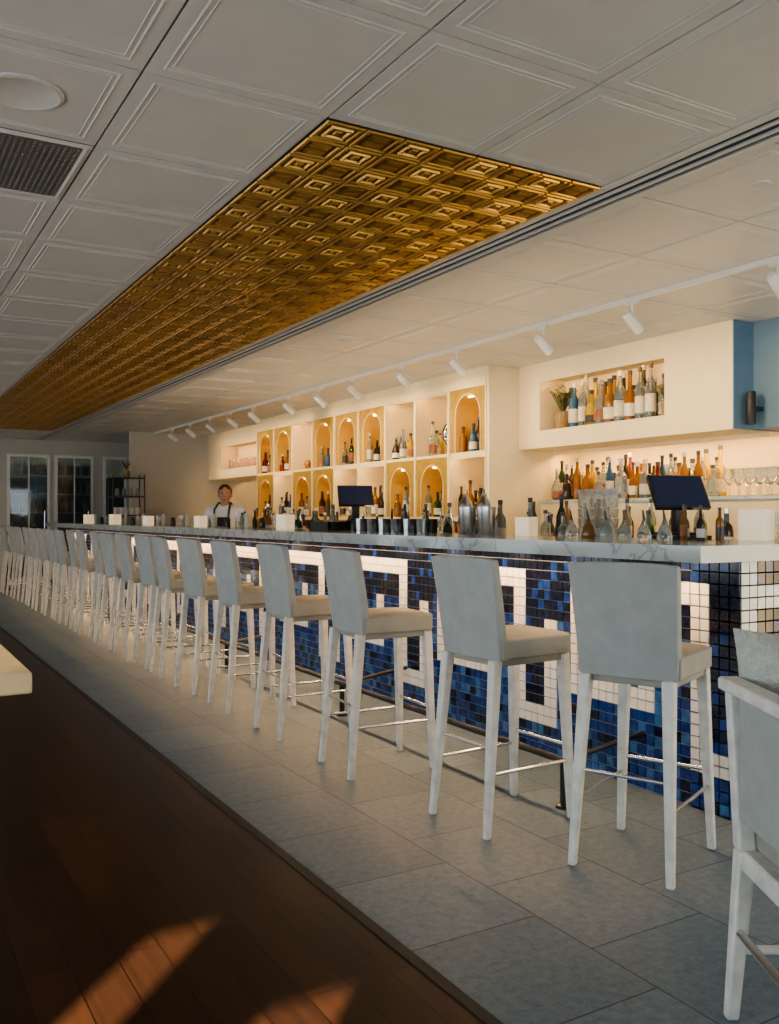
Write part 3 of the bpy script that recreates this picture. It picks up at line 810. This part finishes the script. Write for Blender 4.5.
for sx in(-1,1):
    w=Vector((sx*.165,-.31,.965)); V=[w,w+Vector((-sx*.008,-.035,-.012)),w+Vector((-sx*.015,-.075,-.022))]; R=[(.026,.022),(.034,.016),(.034,.014)];E=[(0,1),(1,2)]
    for f,(off,L) in enumerate(((-.03,.06),(-.01,.07),(.010,.075),(.030,.068))):
        n=len(V); p=V[2]+Vector((off,-.012,0))
        V+=[p,p+Vector((off*.15,-L*.5,-.004)),p+Vector((off*.2,-L*.85,-.018)),]; R+=[.0095,.0085,.0075]; E+=[(2,n),(n,n+1),(n+1,n+2)]
    n=len(V); V+=[V[1]+Vector((-sx*.038,-.01,-.004)),V[1]+Vector((-sx*.055,-.04,-.012))]; R+=[.011,.009]; E+=[(1,n),(n,n+1)]
    skinobj("hand",V,E,R,'skin',bt,1)
hd=bpy.data.objects.new("head",None); C.objects.link(hd); hd.parent=bt; hd.location=(0,-.02,1.43); hd.rotation_euler=(math.radians(10),0,math.radians(18)); hd.scale=(.90,.92,1.02)
b=MB(); b.lathe([(.06,-.05),(.054,0),(.052,.05),(.055,.09)],'skin',seg=20)
def hf(p):
    p=p.copy()
    if p.z<0:
        t=-p.z; p.x*=1-.22*t; 
        if p.y<0: p.y-= .10*t*(1-abs(p.x)); 
        else: p.y*=1-.25*t
    return p
b.sphere((0,-.012,.125),(.078,.098,.122),'skin',28,20,fn=hf)
b.sphere((0,-.113,.105),(.014,.018,.016),'skin',12,8); b.hexa([(-.011,-.10,.10),(.011,-.10,.10),(.011,-.123,.10),(-.011,-.123,.10)],[(-.006,-.10,.15),(.006,-.10,.15),(.006,-.109,.15),(-.006,-.109,.15)],'skin')
for sx in(-1,1):
    b.sphere((sx*.031,-.098,.137),(.014,.008,.008),'eyew',12,8); b.sphere((sx*.031,-.105,.137),(.006,.004,.006),'hair',10,6)
    b.sphere((sx*.031,-.103,.154),(.019,.008,.004),'hair',10,6)
    b.sphere((sx*.079,0,.118),(.010,.020,.032),'skin',12,8)
b.sphere((0,-.104,.068),(.026,.009,.007),'lip',12,8)
b.obj("face",parent=hd)
b=MB()
def hairf(p):
    p=p.copy()
    if p.y<-.15 and p.z<.42: 
        p.y*= .55
    if p.z<-.3: p.z=-.3+ (p.z+.3)*.2
    return p
b.sphere((0,.006,.146),(.086,.106,.110),'hair',28,18,fn=hairf)
b.obj("hair",parent=hd)
b=MB(); vs=[];fs=[]; NA,NZ=14,12
for j in range(NZ+1):
    t=j/NZ; z_=.60+.66*t
    wd=1.25 if z_<1.0 else 1.25-.82*min(1,(z_-1.0)/.15)
    rx=.195; ry=.145
    for i in range(NA+1):
        a=(-1+2*i/NA)*wd; vs.append((rx*math.sin(a),-ry*math.cos(a)-.01,z_))
for j in range(NZ):
    for i in range(NA):
        a=j*(NA+1)+i; fs.append((a,a+1,a+NA+2,a+NA+1))
b.add(vs,fs,'apron')
for sx in(-1,1):
    pts=[(sx*.078,-.147,1.25),(sx*.082,-.125,1.36),(sx*.065,-.03,1.45),(sx*.05,.06,1.43)]
    for p,q in zip(pts,pts[1:]): b.tube(p,q,.011,'apron',seg=8)
o=b.obj("apron",parent=bt); so=o.modifiers.new("s",'SOLIDIFY'); so.thickness=.006

# ---------------------------------------------------------------- lights
def area(name,loc,rot,sx,sy,e,col):
    l=bpy.data.lights.new(name,'AREA'); l.shape='RECTANGLE'; l.size=sx; l.size_y=sy; l.energy=e; l.color=col
    o=bpy.data.objects.new(name,l); C.objects.link(o); o.location=loc; o.rotation_euler=rot; return o
for i,(a,c,z0,z1) in enumerate(WL):
    area("window_daylight",(XL-.22,(a+c)/2,(z0+z1)/2),(0,math.radians(-90),0),z1-z0,c-a,(78,60,38,28,26)[i],(.80,.92,1.0))
area("window_daylight",(4.3,YB-.10,1.45),(math.radians(90),0,0),2.6,1.7,55,(.84,.93,1.0))
area("counter_led",(2.94,9.3,CB-.01),(0,math.radians(4),0),.03,13.4,95,(1,.62,.32))
area("backwall_led",(5.80,5.5,1.83),(0,math.radians(-12),0),.03,2.2,12,(1,.58,.22))
area("ceiling_fill",(3.84,6.6,.92),(math.radians(180),0,0),.05,7.0,40,(1,.74,.44))  # added upward fill that brightens the ceiling over the bar, no real fitting
sd=Vector((.62,.66,-.36)).normalized()
l=bpy.data.lights.new("sun",'SUN'); l.energy=34; l.color=(1,.84,.62); l.angle=.010
so=bpy.data.objects.new("sun",l); C.objects.link(so); so.rotation_euler=sd.to_track_quat('-Z','Y').to_euler(); so.location=(-10,-12,8)
w=bpy.data.worlds.new("world"); bpy.context.scene.world=w; w.use_nodes=True
bg=w.node_tree.nodes["Background"]; bg.inputs[0].default_value=(.65,.8,1,1); bg.inputs[1].default_value=.6
vs_=bpy.context.scene.view_settings
try:
    vs_.view_transform='AgX'; vs_.look='AgX - Medium High Contrast'; vs_.exposure=0.25
except Exception as ex: print(ex)

# ---------------------------------------------------------------- camera
cam=bpy.data.cameras.new("camera"); co=bpy.data.objects.new("camera",cam); C.objects.link(co)
cam.sensor_fit='HORIZONTAL'; cam.sensor_width=36; cam.lens=898/779*36; cam.shift_y=4/779
co.location=(0,0,1.25); co.rotation_euler=(math.radians(90),0,math.radians(-30.5))
cam.clip_start=.02
bpy.context.scene.camera=co
